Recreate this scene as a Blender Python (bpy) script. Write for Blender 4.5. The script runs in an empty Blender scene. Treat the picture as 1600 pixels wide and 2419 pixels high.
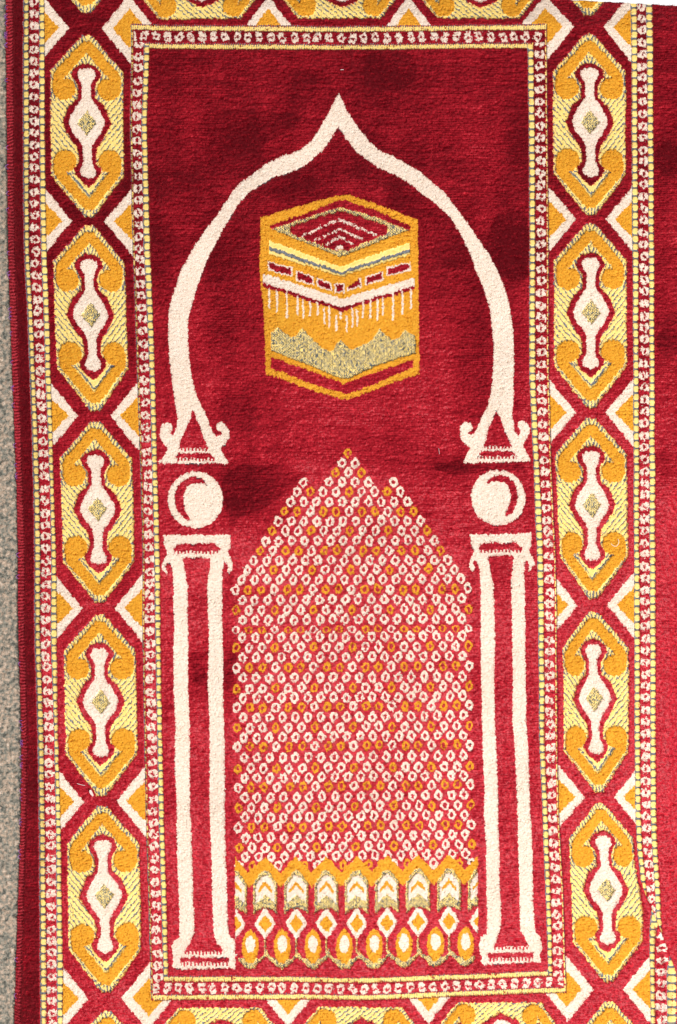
import bpy, math
import numpy as np

rng = np.random.default_rng(7)
S = 0.00044                     # metres per unit of the rug's drawing (a rug about 70 cm wide)
CXU, CYU = 800.0, 1209.5
STEP = 1.35
X0, X1, Y0, Y1 = 6.0, 1672.0, -82.0, 2480.0
nx = int((X1 - X0) / STEP); ny = int((Y1 - Y0) / STEP)
scene = bpy.context.scene
COL = scene.collection

# ------------------------------------------------------------------ noise helpers
def fnoise(shape, sx, sy, seed, power=0):
    """gaussian filtered noise, correlation lengths in units, std 1"""
    r = np.random.default_rng(seed)
    n = r.standard_normal(shape).astype(np.float32)
    fy = np.fft.fftfreq(shape[0], STEP)[:, None]; fx = np.fft.rfftfreq(shape[1], STEP)[None, :]
    f = np.exp(-2 * (np.pi ** 2) * ((fx * sx) ** 2 + (fy * sy) ** 2))
    o = np.fft.irfft2(np.fft.rfft2(n) * f, s=shape)
    return (o / (o.std() + 1e-9)).astype(np.float32)

xs = X0 + (np.arange(nx) + 0.5) * STEP
ys = Y0 + (np.arange(ny) + 0.5) * STEP
XC, YC = np.meshgrid(xs, ys)
XC = XC.astype(np.float32); YC = YC.astype(np.float32)
shp = XC.shape
# ragged edges of the knots: the drawing is looked up through a small jitter
WJ = np.random.default_rng(21).standard_normal((2,) + shp).astype(np.float32)
PX = XC + .6 * fnoise(shp, 1.6, 1.8, 1) + .5 * WJ[0] + .3 * fnoise(shp, 14, 14, 2)
PY = YC + 1.2 * fnoise(shp, 1.4, 3.5, 3) + .5 * WJ[1] + .3 * fnoise(shp, 14, 14, 4)
JIT = fnoise(shp, 1.6, 1.6, 5)

# ------------------------------------------------------------------ guides of the warped rug
def G(t):
    t = np.array(t, float)
    return lambda y: np.interp(y, t[:, 0], t[:, 1])
LY = [-80, 0, 100, 300, 590, 893, 1150, 1300, 1500, 1750, 1960, 2300, 2400, 2480]
def GL(v): return G(list(zip(LY, v)))
E0 = GL([12, 13, 13, 15, 18, 28, 38, 41, 42, 50, 47, 36, 33, 31])
E1 = GL([32, 33, 33, 34, 37, 46, 55, 60, 60, 67, 62, 53, 51, 50])
A0 = GL([59, 59, 58, 57.5, 61, 74, 82, 84, 85.5, 93, 96, 99, 101, 102])
A1 = GL([69.5, 69.5, 69, 69.5, 70.5, 84, 94, 96, 97, 105, 108, 112, 112.5, 113])
C1 = GL([94, 94, 94, 94, 98.5, 108, 119, 122, 122, 130, 134, 136, 138, 139])
B1 = GL([106.5, 106.5, 107, 107.5, 112, 121.5, 129, 134, 137, 140, 146, 151.5, 151, 151])
T0 = GL([308, 308, 310, 307, 314, 325, 334, 338, 338, 342, 346, 356, 360, 360])
F0 = GL([342, 342, 342, 335.5, 342, 356, 363, 367, 370, 374, 378, 388, 390, 390])
F1 = GL([354, 354, 354, 347, 356, 367.5, 374.5, 379, 381.5, 384.5, 389.5, 399, 400, 400])
RY = [-80, 100, 300, 590, 893, 1100, 1200, 1300, 1500, 1750, 1900, 2000, 2100, 2300, 2480]
def GR(v): return G(list(zip(RY, v)))
RF0 = GR([1246, 1247, 1250, 1250.5, 1251, 1261, 1264, 1269, 1273, 1275, 1281.5, 1285, 1289.5, 1296, 1298])
RF1 = GR([1258, 1259, 1262.5, 1262.5, 1264, 1273, 1278, 1282, 1285, 1286, 1292, 1296, 1300, 1305, 1307])
RT0 = GR([1286, 1287, 1289, 1290, 1292, 1298, 1302, 1308, 1311.5, 1312, 1314, 1320, 1326, 1332, 1334])
# outer stripe on the right: one set each side of the fold
RB0a = GR([1491, 1492, 1493, 1493, 1495, 1497, 1497, 1498, 1498, 1498.5, 1501, 1506, 1517, 1545, 1560])
RB1a = GR([1504, 1505, 1505, 1505.5, 1506, 1509, 1509, 1509, 1510, 1510.5, 1512.5, 1517, 1527, 1553, 1570])
RC1a = GR([1527, 1528, 1531, 1532, 1533, 1533.5, 1534, 1535, 1535, 1536, 1537, 1541, 1548, 1560, 1570])
RA1a = GR([1541, 1542, 1543, 1543.5, 1544, 1546, 1547, 1547, 1547.5, 1548, 1549.5, 1553, 1559, 1571, 1580])
RB0b = G([(2090, 1530), (2160, 1535), (2250, 1535), (2300, 1537), (2480, 1537)])
RB1b = G([(2090, 1541), (2160, 1546), (2480, 1547)])
RC1b = G([(2090, 1568), (2250, 1574), (2480, 1573)])
RA1b = G([(2090, 1582), (2250, 1587), (2480, 1586)])
CRE = G([(2060, 1512), (2115, 1522), (2150, 1536), (2200, 1554), (2240, 1568), (2270, 1578), (2300, 1588), (2340, 1590), (2419, 1587), (2480, 1583)])
RE = lambda y: 1640 + 0 * y
RE1 = lambda y: 1622 + 0 * y
axL = G([(-80, 200), (0, 204), (69, 206.5), (85, 207), (175, 204.5), (295, 206), (415, 209), (523, 214), (628, 211), (753, 216), (873, 223), (983, 228), (1082, 227), (1205, 233), (1326, 234), (1436, 239), (1535, 237), (1658, 240), (1779, 240), (1891, 243), (1998, 244), (2121, 249), (2237, 251), (2354, 254), (2480, 257)])
xlL = G([(0, 120), (300, 121), (753, 130), (873, 137), (1205, 148), (1658, 155.5), (2121, 163), (2419, 168)])
xrL = G([(0, 292), (300, 292), (600, 294), (753, 299), (873, 305), (1205, 318), (1658, 325), (2121, 333), (2419, 338)])
axR = G([(-80, 1390), (68, 1390), (176, 1392.5), (296, 1394), (408, 1395), (520, 1394), (628, 1392.6), (748, 1395), (865, 1394), (975, 1395), (1082, 1395), (1201, 1398), (1316, 1397), (1428, 1399), (1527, 1398), (1647, 1401.5), (1768, 1407), (1881, 1415), (1997, 1426), (2109, 1433.5), (2219, 1435.5), (2335, 1437), (2480, 1445)])
xlR = G([(0, 1305), (300, 1306), (748, 1307), (1080, 1311), (1201, 1316), (1316, 1323), (1450, 1328), (1647, 1331), (1768, 1330), (1900, 1338), (2060, 1347), (2200, 1352), (2320, 1356)])
xrR = G([(0, 1477), (748, 1478), (1201, 1482), (1400, 1484), (1768, 1484), (1900, 1490), (2040, 1500), (2109, 1512), (2160, 1518), (2320, 1519)])
GT = G([(200, 57), (315, 57), (400, 60), (600, 62.5), (800, 64), (1000, 62.5), (1285, 59), (1400, 58)])      # top guard, upper edge
GB = G([(350, 2305), (550, 2305), (840, 2307), (1000, 2304), (1110, 2300), (1290, 2292), (1400, 2288)])      # bottom guard, inner edge
TOPE = lambda x: (x - 1370) * 0.0565        # cut edge of the rug at the top
YMAX = 2476

# ------------------------------------------------------------------ parts and materials
RED, CREAM, ORANGE, YELLOW, GREY, BIND, BROWN = range(7)
MATN = np.full(shp, RED, np.uint8)
PART = np.zeros(shp, np.int16)
parts = []            # (name, parent index or -1, label)
def part(name, parent=-1, label=None):
    parts.append((name, parent, label)); return len(parts) - 1

P_FIELD = part('field')
P_PANEL = part('border_ground')
P_ING = part('inner_guard_stripe')
P_OGL = part('outer_guard_stripe'); P_OGR = part('outer_guard_stripe', -1, 'guard stripe broken by the small crease at the bottom right')
P_EL = part('edge_strip', -1, 'narrow dark red velvet strip inside the overcast edge'); P_ER = part('edge_strip', -1, 'wide red velvet strip along the right side')
P_BL = part('binding'); P_BR = part('binding')
P_ARCH = part('arch_motif'); 
P_BALL = [part('ball_motif'), part('ball_motif')]
P_COLM = [part('column_motif'), part('column_motif')]
P_SHR = part('shrine_motif')
P_ROOF = part('roof_panel', P_SHR); P_CB = part('cream_band', P_SHR); P_YB = part('gold_band', P_SHR)
P_WP = part('woven_panel', P_SHR); P_BS = part('base_strip', P_SHR)
P_RING = part('ring_lattice')
P_FRZ = part('arcade_frieze')

def blk(x0, x1, y0, y1, m=8):
    i0 = max(0, int((x0 - m - X0) / STEP)); i1 = min(nx, int((x1 + m - X0) / STEP) + 1)
    j0 = max(0, int((y0 - m - Y0) / STEP)); j1 = min(ny, int((y1 + m - Y0) / STEP) + 1)
    return (slice(j0, max(j0, j1)), slice(i0, max(i0, i1)))
def put(sl, mask, mat, prt=None):
    a = MATN[sl]; a[mask] = mat
    if prt is not None:
        b = PART[sl]; b[mask] = prt
def inpoly(pts, x, y):
    m = np.zeros(x.shape, bool); n = len(pts)
    for i in range(n):
        xa, ya = pts[i]; xb, yb = pts[(i + 1) % n]
        if ya == yb: continue
        c = ((ya > y) != (yb > y)) & (x < (xb - xa) * (y - ya) / (yb - ya) + xa)
        m ^= c
    return m
def smooth(pts, it=1):
    for _ in range(it):
        q = []
        for i in range(len(pts)):
            a = pts[i]; b = pts[(i + 1) % len(pts)]
            q += [(a[0] * .75 + b[0] * .25, a[1] * .75 + b[1] * .25), (a[0] * .25 + b[0] * .75, a[1] * .25 + b[1] * .75)]
        pts = q
    return pts
def poly(pts, mat, prt=None, sm=0, jit=1.0):
    if sm: pts = smooth(pts, sm)
    x = [p[0] for p in pts]; y = [p[1] for p in pts]
    sl = blk(min(x), max(x), min(y), max(y))
    px = XC[sl] + (PX[sl] - XC[sl]) * jit; py = YC[sl] + (PY[sl] - YC[sl]) * jit
    put(sl, inpoly(pts, px, py), mat, prt)
def weave(sl_or_x, y=None, ph=0):
    return ((sl_or_x + 1.5 * np.sin(y * 1.05 + sl_or_x * .07) + 1.2 * np.sin(sl_or_x * .31 + y * .043) + ph) % 4.9) < 2.55       # True = dark thread

# ------------------------------------------------------------------ ground layout
x, y = XC, YC
PART[:] = P_PANEL
# field
inner = (PX > F0(y)) & (PX < RF1(y)) & (y > GT(x) + 44) & (y < GB(x) + 14)
PART[inner] = P_FIELD
PART[(PX < A0(y) - 2)] = P_EL
PART[(x > 1560) | (PX > RA1a(y) + 1)] = P_ER

# ------------------------------------------------------------------ medallions, diamonds
def medal(X, Y, xx, yy, jit):
    a = np.abs(X)
    hw = np.interp(Y, [0, 86, 332, 430], [11, 85, 85, 11])
    inside = (Y > 0) & (Y < 430) & (a < hw)
    c = np.zeros(X.shape, np.int8)
    c[inside] = 1
    d = hw - a
    g = (((Y - 1.22 * (85 - a)) % 15.5) < 4.1) & (Y > 140) & (Y < 330) & (d > 3)
    g |= ((X + 0.35 * Y * np.sign(X)) % 8.5 < 3.5) & (Y < 150)
    g |= (Y > 408) & ((X % 8.0) < 3.2)
    g |= (Y > 322) & (d > 4.5) & (d < 8.0) & ((Y % 11) > 2)
    g |= (Y > 322) & (np.abs(a * 1.22 + Y - 379) < 3.2)
    g |= (d < 3.2) & ((Y % 19) < 6)
    c[inside & g & (jit > -1.3)] = 2
    top = inpoly([(0, 16), (10, 16), (72, 86), (79, 100), (79, 130), (52, 128), (52, 103), (0, 41)], a, Y) | ((((a - 52) / 27.0) ** 2 + ((Y - 127) / 26.5) ** 2 < 1) & (Y > 104))
    bot = inpoly([(0, 412), (10, 412), (78, 330), (80, 300), (52, 298), (50, 325), (0, 387)], a, Y) | ((((a - 52) / 27.0) ** 2 + ((Y - 298) / 26.5) ** 2 < 1) & (Y < 324))
    c[inside & (top | bot)] = 3
    rp = np.interp(Y, [67, 68, 74, 85, 97, 110, 122, 150, 168, 190, 208, 231, 250, 264, 285, 303, 316, 330, 345, 360], [0, 8, 22, 31, 34, 25, 19, 20, 41, 50, 57, 46, 34, 24, 19.5, 20, 32, 30, 18, 0])
    c[(a < rp) & (Y > 67) & (Y < 360)] = 4
    cp = np.interp(Y, [79, 80, 86, 95, 103, 113, 122, 150, 170, 195, 208, 231, 247, 262, 300, 310, 323, 333, 340], [0, 12, 19, 21, 18, 12, 10.5, 11, 25, 39, 42, 32, 19, 11, 10, 14, 19.5, 17, 0])
    c[(a < cp) & (Y > 79) & (Y < 340)] = 5
    w = (a / 22.5 + np.abs(Y - 207) / 29.5) < 1
    c[w & weave(xx, yy)] = 6
    c[w & ~weave(xx, yy)] = 1
    return c
CM = {1: YELLOW, 2: GREY, 3: ORANGE, 4: RED, 5: CREAM, 6: BROWN}
def put_medal(sl, X, Y):
    c = medal(X, Y, XC[sl], YC[sl], JIT[sl])
    if not (c > 0).any(): return
    pm = part('medallion'); pv = part('vase_motif', pm)
    for k, m in CM.items(): put(sl, c == k, m, pm)
    a = np.abs(X); put2 = PART[sl]
    put2[((c >= 4) & (c < 6)) | ((a / 22.5 + np.abs(Y - 207) / 29.5) < 1)] = pv
MEDL = [(-396, 33), (85, 514), (533, 971), (997, 1424), (1452, 1877), (1902, 2341), (2385, 2815)]
MEDR = [(-393, 37), (84, 511), (532, 964), (988, 1415), (1444, 1870), (1896, 2320), (2363, 2793)]
for med, ax, xl, xr in ((MEDL, axL, xlL, xrL), (MEDR, axR, xlR, xrR)):
    for yt, yb in med:
        xa = float(ax((yt + yb) / 2))
        sl = blk(xa - 100, xa + 100, max(yt, -82), min(yb, 2480))
        X = PX[sl] - ax(YC[sl])
        X = np.where(X < 0, X / (ax(YC[sl]) - xl(YC[sl])), X / (xr(YC[sl]) - ax(YC[sl]))) * 85
        Y = (PY[sl] - yt) / (yb - yt) * 430
        put_medal(sl, X, Y)
# medallions lying along the top and bottom
def hm(dx):
    return np.sign(dx) * np.interp(np.abs(dx), [0, 80, 98, 152], [0, 86, 124, 215])
for xc_, yc_, clip in ((470, -34, 'top'), (800, -34, 'top'), (1127, -34, 'top'), (517, 2458, 'bot'), (848, 2456, 'bot'), (1176, 2446, 'bot')):
    sl = blk(xc_ - 160, xc_ + 160, max(yc_ - 90, -82), min(yc_ + 90, 2480))
    X = (PY[sl] - yc_) / 80.0 * 85
    Y = 215 - hm(PX[sl] - xc_)
    put_medal(sl, X, Y)

def half_diamonds(ax, lo, hi, rows, dl, dr):
    for yc_ in rows:
        for side in (-1, 1):
            base = float((lo if side < 0 else hi)(yc_)); apex = float(ax(yc_)) + (-dl if side < 0 else dr)
            sl = blk(min(base, apex) - 4, max(base, apex) + 4, yc_ - 85, yc_ + 85)
            d = (apex - PX[sl]) if side < 0 else (PX[sl] - apex)
            dy = np.abs(PY[sl] - yc_)
            lim = (XC[sl] > lo(YC[sl])) if side < 0 else (XC[sl] < hi(YC[sl]))
            m = (dy < 1.22 * d) & lim
            if not m.any(): continue
            p = part('diamond_motif')
            put(sl, m, CREAM, p); put(sl, (dy < 1.04 * (d - 22)) & lim, ORANGE, p)
half_diamonds(axL, B1, lambda y: T0(y), [68.5, 524, 983, 1436, 1891, 2354], 42, 34)
half_diamonds(axR, lambda y: RT0(y) + 4, lambda y: np.where(y > 2110, RB0b(y), RB0a(y)), [67, 521, 975, 1429, 1881, 2335], 35, 34)
for cx_, cy_, hw_, hh_ in ((306, 68, 62, 76), (1288, 66, 62, 76), (635, 68, 56, 76), (965, 68, 56, 76), (353, 2353, 61, 74), (1338, 2334, 57, 72), (681, 2350, 60, 75), (1013, 2342, 60, 75)):
    sl = blk(cx_ - 70, cx_ + 70, cy_ - 80, cy_ + 80)
    r = np.abs(PX[sl] - cx_) / hw_ + np.abs(PY[sl] - cy_) / hh_ + 9 * (PART[sl] == P_FIELD)
    p = part('diamond_motif')
    put(sl, r < 1, CREAM, p)
    r2 = np.abs(PX[sl] - cx_) / (hw_ - 22) + np.abs(PY[sl] - cy_) / (hh_ - 30)
    put(sl, (r2 < 1) & (r < 1), ORANGE, p)
# red seam under the guards
# ------------------------------------------------------------------ guard stripes
def chain(sl, a, b, prt, pitch, rx, ry, seed):
    """row of knotted rings: a across (0 centre), b along"""
    k = np.floor(b / pitch).astype(int); bb = b - (k + 0.5) * pitch
    r = np.random.default_rng(seed); tab = r.standard_normal((400, 4))
    kk = np.clip(k + 60, 0, 399)
    dx = tab[kk, 0] * 0.9; dy = tab[kk, 1] * 0.9; th = 0.35 * tab[kk, 2]
    aa = a - dx; bq = bb - dy
    u = aa * np.cos(th) + bq * np.sin(th); v = -aa * np.sin(th) + bq * np.cos(th)
    J = JIT[sl]
    rr = (np.abs(u / rx) ** 2.6 + np.abs(v / (ry * .93)) ** 2.6) ** (1 / 2.6) + 0.13 * J
    ho = np.sqrt((u / (rx * .26)) ** 2 + (v / (ry * .46)) ** 2) + 0.3 * J
    put(sl, rr < 2.5, RED, prt)
    cream = (rr < 1) & (ho > 1)
    # comb-like notches from the open knots
    cream &= ~((np.abs(u) < 1.2) & (np.abs(v) > ry * .45) & (J > 0.2))
    put(sl, cream, CREAM, prt)

def bead(px, a, b, along, pitch, gap, seedx):
    t = (((along + seedx) % pitch) - gap) / (pitch - gap)
    w = (b - a) / 2 * np.clip(np.sin(np.pi * np.clip(t, 0.0, 1)), 0, 1) ** .22
    return (t > 0) & (np.abs(px - (a + b) / 2) < w + .4 * 1)
def dashes(sl, mask, along, prt, pitch=18.6, gap=4.6, seedx=0.0, ab=None):
    put(sl, mask, GREY, prt)
    ph = bead(ab[0], ab[1], ab[2], along, pitch, gap, seedx)
    put(sl, mask & ph, YELLOW, prt)

FULL = (slice(0, ny), slice(0, nx))
sub = blk(40, 170, Y0, Y1); xx, yy, px = XC[sub], YC[sub], PX[sub] * .3 + XC[sub] * .7
m = (px > A0(yy) - 2.5) & (px < B1(yy)); put(sub, m, RED, P_OGL)
c0, c1 = A1(yy) + 1.5, C1(yy)
mm = (px > c0 - 1) & (px < c1 + 1)
ss = PART[sub].copy(), MATN[sub].copy()
chain(sub, PX[sub] - (c0 + c1) / 2, PY[sub] + 6, P_OGL, 28.0, 11.6, 9.6, 11)
PART[sub][~mm] = ss[0][~mm]; MATN[sub][~mm] = ss[1][~mm]
put(sub, (px > A0(yy) - 3) & (px < A0(yy)), GREY, P_OGL)
dashes(sub, (px > A0(yy)) & (px < A1(yy)), yy, P_OGL, 18.5, 4.2, 9, (px, A0(yy), A1(yy)))
put(sub, (px > A1(yy)) & (px < A1(yy) + 1.8) & ((yy % 7) < 4), GREY, P_OGL)
dashes(sub, (px > C1(yy) + 1.5) & (px < B1(yy)), yy, P_OGL, 18.6, 4.2, 4, (px, C1(yy) + 1.5, B1(yy)))
put(sub, (px > C1(yy)) & (px < C1(yy) + 1.8), GREY, P_OGL)

def right_outer(b0, b1, cc1, a1, cond, sub):
    xx, yy = XC[sub], YC[sub]; px = PX[sub] * .3 + xx * .7
    k = cond(xx, yy)
    m = (px > b0(yy)) & (px < a1(yy)) & k
    sv = PART[sub].copy(), MATN[sub].copy()
    c0 = b1(yy) + 1; c1 = cc1(yy)
    chain(sub, PX[sub] - (c0 + c1) / 2, PY[sub] - 3, P_OGR, 28.1, 11.6, 9.6, 12)
    nm = ~((px > c0 - 1) & (px < c1 + 1) & k)
    PART[sub][nm] = sv[0][nm]; MATN[sub][nm] = sv[1][nm]
    dashes(sub, (px > b0(yy)) & (px < b1(yy)) & k, yy, P_OGR, 18.6, 4.2, 3, (px, b0(yy), b1(yy)))
    put(sub, (px > b0(yy) - 1.6) & (px < b0(yy)) & k, GREY, P_OGR)
    dashes(sub, (px > cc1(yy)) & (px < a1(yy)) & k, yy, P_OGR, 18.6, 4.2, 8, (px, cc1(yy), a1(yy)))
    put(sub, (px > cc1(yy) - 1.4) & (px < cc1(yy)) & k, GREY, P_OGR)
sub = blk(1480, 1600, Y0, Y1)
xx, yy = XC[sub], YC[sub]
leftf = (yy > 2085) & (xx < CRE(yy))
# clean the ground left of the fold, right of the panel
put(sub, leftf & (xx > RB0b(yy)), RED, P_OGR)
put(sub, (~leftf) & (xx > RB0a(yy)), RED, P_ER)
right_outer(RB0a, RB1a, RC1a, RA1a, lambda X, Y: ~((Y > 2085) & (X < CRE(Y))), sub)
right_outer(RB0b, RB1b, RC1b, RA1b, lambda X, Y: (Y > 2085) & (X < CRE(Y)), sub)

# inner guard: a rectangle
top_in = lambda X: GT(X) + 57; bot_in = lambda X: GB(X)
GBo = lambda X: GB(X) + np.interp(X, [356, 1110, 1335], [56, 52, 53])
def ring_region(X, Y):
    out = (X > T0(Y)) & (X < RT0(Y) + 4) & (Y > GT(X)) & (Y < GBo(X))
    inn = (X > F1(Y)) & (X < RF0(Y)) & (Y > top_in(X)) & (Y < bot_in(X))
    return out & ~inn
pxg = PX * .3 + XC * .7; pyg = PY * .35 + YC * .65
rr = ring_region(pxg, pyg)
MATN[rr] = RED; PART[rr] = P_ING
# chains
def chain_clip(sub, a, b, pitch, rx, ry, seed, mask):
    sv = PART[sub].copy(), MATN[sub].copy()
    chain(sub, a, b, P_ING, pitch, rx, ry, seed)
    PART[sub][~mask] = sv[0][~mask]; MATN[sub][~mask] = sv[1][~mask]
s = blk(300, 400, 60, 2350); X_, Y_ = XC[s], YC[s]
a0, a1 = T0(Y_) + 5, F0(Y_) - 1
chain_clip(s, PX[s] - (a0 + a1) / 2, PY[s] - 9, 28.2, 11.6, 9.6, 13, (X_ > a0) & (X_ < a1) & (Y_ > GT(X_) + 14) & (Y_ < GBo(X_) - 14))
s = blk(1240, 1340, 60, 2350); X_, Y_ = XC[s], YC[s]
a0, a1 = RF1(Y_) + 1, RT0(Y_) - 1
chain_clip(s, PX[s] - (a0 + a1) / 2, PY[s] - 2, 28.2, 11.6, 9.6, 14, (X_ > a0) & (X_ < a1) & (Y_ > GT(X_) + 14) & (Y_ < GBo(X_) - 14))
s = blk(318, 1290, 60, 120); X_, Y_ = XC[s], YC[s]
chain_clip(s, PY[s] - (GT(X_) + 28), PX[s], 27.3, 12, 9, 15, (Y_ > GT(X_) + 14) & (Y_ < GT(X_) + 43) & (X_ > 316) & (X_ < 1286))
s = blk(362, 1332, 2290, 2370); X_, Y_ = XC[s], YC[s]
chain_clip(s, PY[s] - (GB(X_) + 27), PX[s], 27.3, 12, 9, 16, (Y_ > GB(X_) + 14) & (Y_ < GBo(X_) - 14) & (X_ > 362) & (X_ < 1330))
# yellow lines
def ing(mask, mat): MATN[mask] = mat; PART[mask] = P_ING
Y_ok = (pyg > GT(XC)) & (pyg < GBo(XC)); 
ing((pxg > T0(YC)) & (pxg < T0(YC) + 2.2) & Y_ok, GREY)
ing((pxg > T0(YC) + 2) & (pxg < T0(YC) + 5.2) & Y_ok & ((YC % 18) > 4), YELLOW)
ing((pxg > RT0(YC)) & (pxg < RT0(YC) + 3.2) & Y_ok & ((YC % 18) > 4), YELLOW)
ing((pxg > RT0(YC) + 3) & (pxg < RT0(YC) + 4.6) & Y_ok, GREY)
Xok = (XC > T0(YC) + 5) & (XC < RT0(YC))
teeth = 1.6 * np.sin(XC * 2 * np.pi / 3.6)
def hline(f, th, cond):
    cond = cond & (JIT > -2.2)
    q = (pyg > f(XC) + 0) & (pyg < f(XC) + th) & cond
    ing(q, YELLOW)
    ing(q & (((XC + .5 * JIT) % 5.4) < 1.5) & (WJ[0] > .1), GREY)
    ing((pyg > f(XC) - 3.2) & (pyg < f(XC) + 1.0) & cond & ((XC % 5.4) < 2.7), GREY)
    ing((pyg > f(XC) + th - 1.5) & (pyg < f(XC) + th + 1.5) & cond & ((XC % 5.4) < 2.0), GREY)
hline(lambda X: GT(X) + 2, 11, Xok)
hline(lambda X: GBo(X) - 12, 11, Xok)
Xin = (XC > F0(YC)) & (XC < RF1(YC))
hline(lambda X: GT(X) + 45, 10.5, Xin)
hline(lambda X: GB(X) + 1, 11, Xin)
Yin = (YC > GT(XC) + 46) & (YC < GB(XC) + 12)
for a_, b_, sd in ((F0, F1, 5), (RF0, RF1, 12)):
    q = (pxg > a_(YC)) & (pxg < b_(YC)) & Yin
    ing(q, GREY); ing(q & bead(pxg, a_(YC), b_(YC), YC, 18.6, 4.2, sd), YELLOW)
    ing((pxg > a_(YC) - 1.8) & (pxg < a_(YC)) & Yin, GREY)

# ------------------------------------------------------------------ arch
ARCH = [(800,221),(786,251),(770,281),(739,329),(706,358),(670,369),(637,385),(599,411),(566,434),(545,459),(515,508),(489,540),(464,577),(447,604),(430,638),(419,664),(406,706),(399,742),(398,794),(402,852),(409,911),(416,962),(420,985),(419,1000),(415,1018),(411,1029),(402,1026),(407,1019),(410,1012),(404,1002),(394,998),(385,1003),(379,1014),(380,1031),(388,1047),(398,1057),(392,1074),(384,1083),(376,1091),(379,1096),(541,1095),(540,1088),(534,1082),(521,1057),(534,1049),(544,1033),(542,1018),(536,1006),(526,998),(516,1000),(511,1008),(515,1016),(522,1020),(527,1024),(522,1030),(513,1031),(505,1023),(499,1010),(491,990),(482,971),(468,943),(454,891),(448,852),(445,800),(445,761),(449.5,735),(459,703),(467,674),(480,638),(498,598),(527,545),(563,485),(586,459),(624,434),(655,418),(693,406),(729,385),(762,357),(780,332),(800,301),
 (823,337),(851,367),(889,395),(943,421),(994,457),(1030,485),(1065,518),(1088,556),(1110,600),(1124,643),(1142,684),(1157,732),(1162,778),(1167,817),(1165,875),(1160,927),(1152,959),(1141,979),(1135,994),(1125,1018),(1119,1026),(1112,1029),(1104,1023),(1114,1017),(1118,1008),(1112,998),(1098,996),(1088,1006),(1086,1018),(1087,1033),(1098,1049),(1111,1058),(1104,1070),(1098,1084),(1094,1095),(1253,1090),(1252,1084),(1242,1066),(1234,1050),(1242,1039),(1250,1025),(1251,1012),(1244,1000),(1234,994),(1224,998),(1223,1008),(1228,1018),(1228,1025),(1224,1031),(1216,1017),(1212,998),(1209,979),(1211,959),(1213,906),(1214,855),(1213,794),(1209,758),(1201,716),(1185,666),(1167,625),(1150,596),(1126,564),(1106,533),(1075,492),(1050,459),(1017,430),(989,406),(958,388),(922,369),(894,357),(871,334),(841,296),(820,263)]
poly(ARCH, CREAM, P_ARCH)
for pts in ([(456,971),(446,998),(439,1016),(429,1037),(423,1059),(493,1060),(483,1039),(472,1004),(464,990),(460,975)],
            [(416,1083),(422,1071),(497,1071),(509,1083)],
            [(1172,968),(1164,992),(1155,1010),(1149,1037),(1142,1055),(1209,1055),(1203,1041),(1191,1018),(1180,985)],
            [(1127,1079),(1137,1066),(1211,1066),(1219,1077)]):
    poly(pts, RED, P_ARCH)
def comb(xa, xb, yt, h, prt, ph=0):
    """row of small red teeth hanging into the cream"""
    s = blk(xa, xb, yt, yt + h); X_, Y_ = XC[s], YC[s]
    put(s, (X_ > xa) & (X_ < xb) & (Y_ > yt - 1) & (Y_ < yt + h + 1.2 * JIT[s]) & (((X_ + ph) % 8.4) < 4.0), RED, prt)
comb(425, 494, 1060, 6, P_ARCH); comb(418, 508, 1083, 6, P_ARCH); comb(1144, 1208, 1055, 5, P_ARCH); comb(1128, 1220, 1078, 6, P_ARCH)
# balls
for (bx, by, rx, ry), pr, cr in (((463, 1181, 65, 66.5), P_BALL[0], [(490,1146),(482,1134),(464,1127),(449,1128),(433,1136),(421,1149),(415,1167),(415,1188),(421,1206),(433,1219),(445,1229),(451,1225),(441,1210),(435,1188),(435,1167),(443,1150),(456,1142),(476,1142)]),
                                 ((1177, 1176, 63.5, 65.5), P_BALL[1], [(1152,1144),(1150,1138),(1164,1126),(1180,1121),(1199,1126),(1213,1138),(1220,1153),(1223,1173),(1220,1192),(1211,1210),(1197,1219),(1191,1217),(1199,1202),(1205,1186),(1206,1169),(1199,1146),(1191,1140),(1176,1136),(1164,1137)])):
    s = blk(bx - rx, bx + rx, by - ry, by + ry)
    put(s, ((PX[s] - bx) / rx) ** 2 + ((PY[s] - by) / ry) ** 2 < 1, CREAM, pr)
    poly(cr, RED, pr)
# columns
COLL = [(387,1264),(545,1263),(544,1297),(538,1301),(542,1309),(549,1324),(551,1336),(548,1349),(542,1357),(538,1351),(540,1338),(536,1328),(528,1328),(529,1340),(526,1346),(526,1415),(526,1461),(528,1510),(528,1644),(530,1700),(532,1834),(532,1901),(534,2001),(537,2100),(537,2150),(541,2200),(544,2213),(552,2218),(560,2223),(562,2233),(561,2253),(556,2264),(557,2269),(556,2285),(418,2288),(408,2284),(410,2276),(409,2259),(407,2233),(413,2221),(425,2215),(425,2150),(423,2100),(420,2035),(418,1901),(414,1800),(415,1700),(412,1625),(412,1568),(413,1472),(411,1415),(411,1357),(407,1340),(404,1331),(396,1330),(392,1338),(398,1351),(396,1358),(386,1346),(383,1334),(388,1324),(396,1309),(396,1303),(391,1289)]
poly(COLL, CREAM, P_COLM[0])
poly([(433,1317),(439,1354),(444,1386),(445,1453),(446,1530),(445,1587),(447,1663),(449,1700),(449,1800),(450,1901),(454,2001),(457,2100),(457,2133),(460,2146),(460,2200),(456,2213),(446,2233),(436,2248),(531,2246),(521,2236),(512,2226),(506,2203),(503,2133),(502,2100),(499,1968),(495,1867),(496,1800),(496,1700),(492,1625),(494,1549),(495,1491),(492,1434),(491,1386),(493,1363),(497,1340),(497,1317)], RED, P_COLM[0])
poly([(411,1297),(423,1284),(509,1284),(522,1297),(520,1302),(414,1302)], RED, P_COLM[0])
poly([(427,2260),(542,2260),(542,2272),(427,2272)], RED, P_COLM[0])
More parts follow.
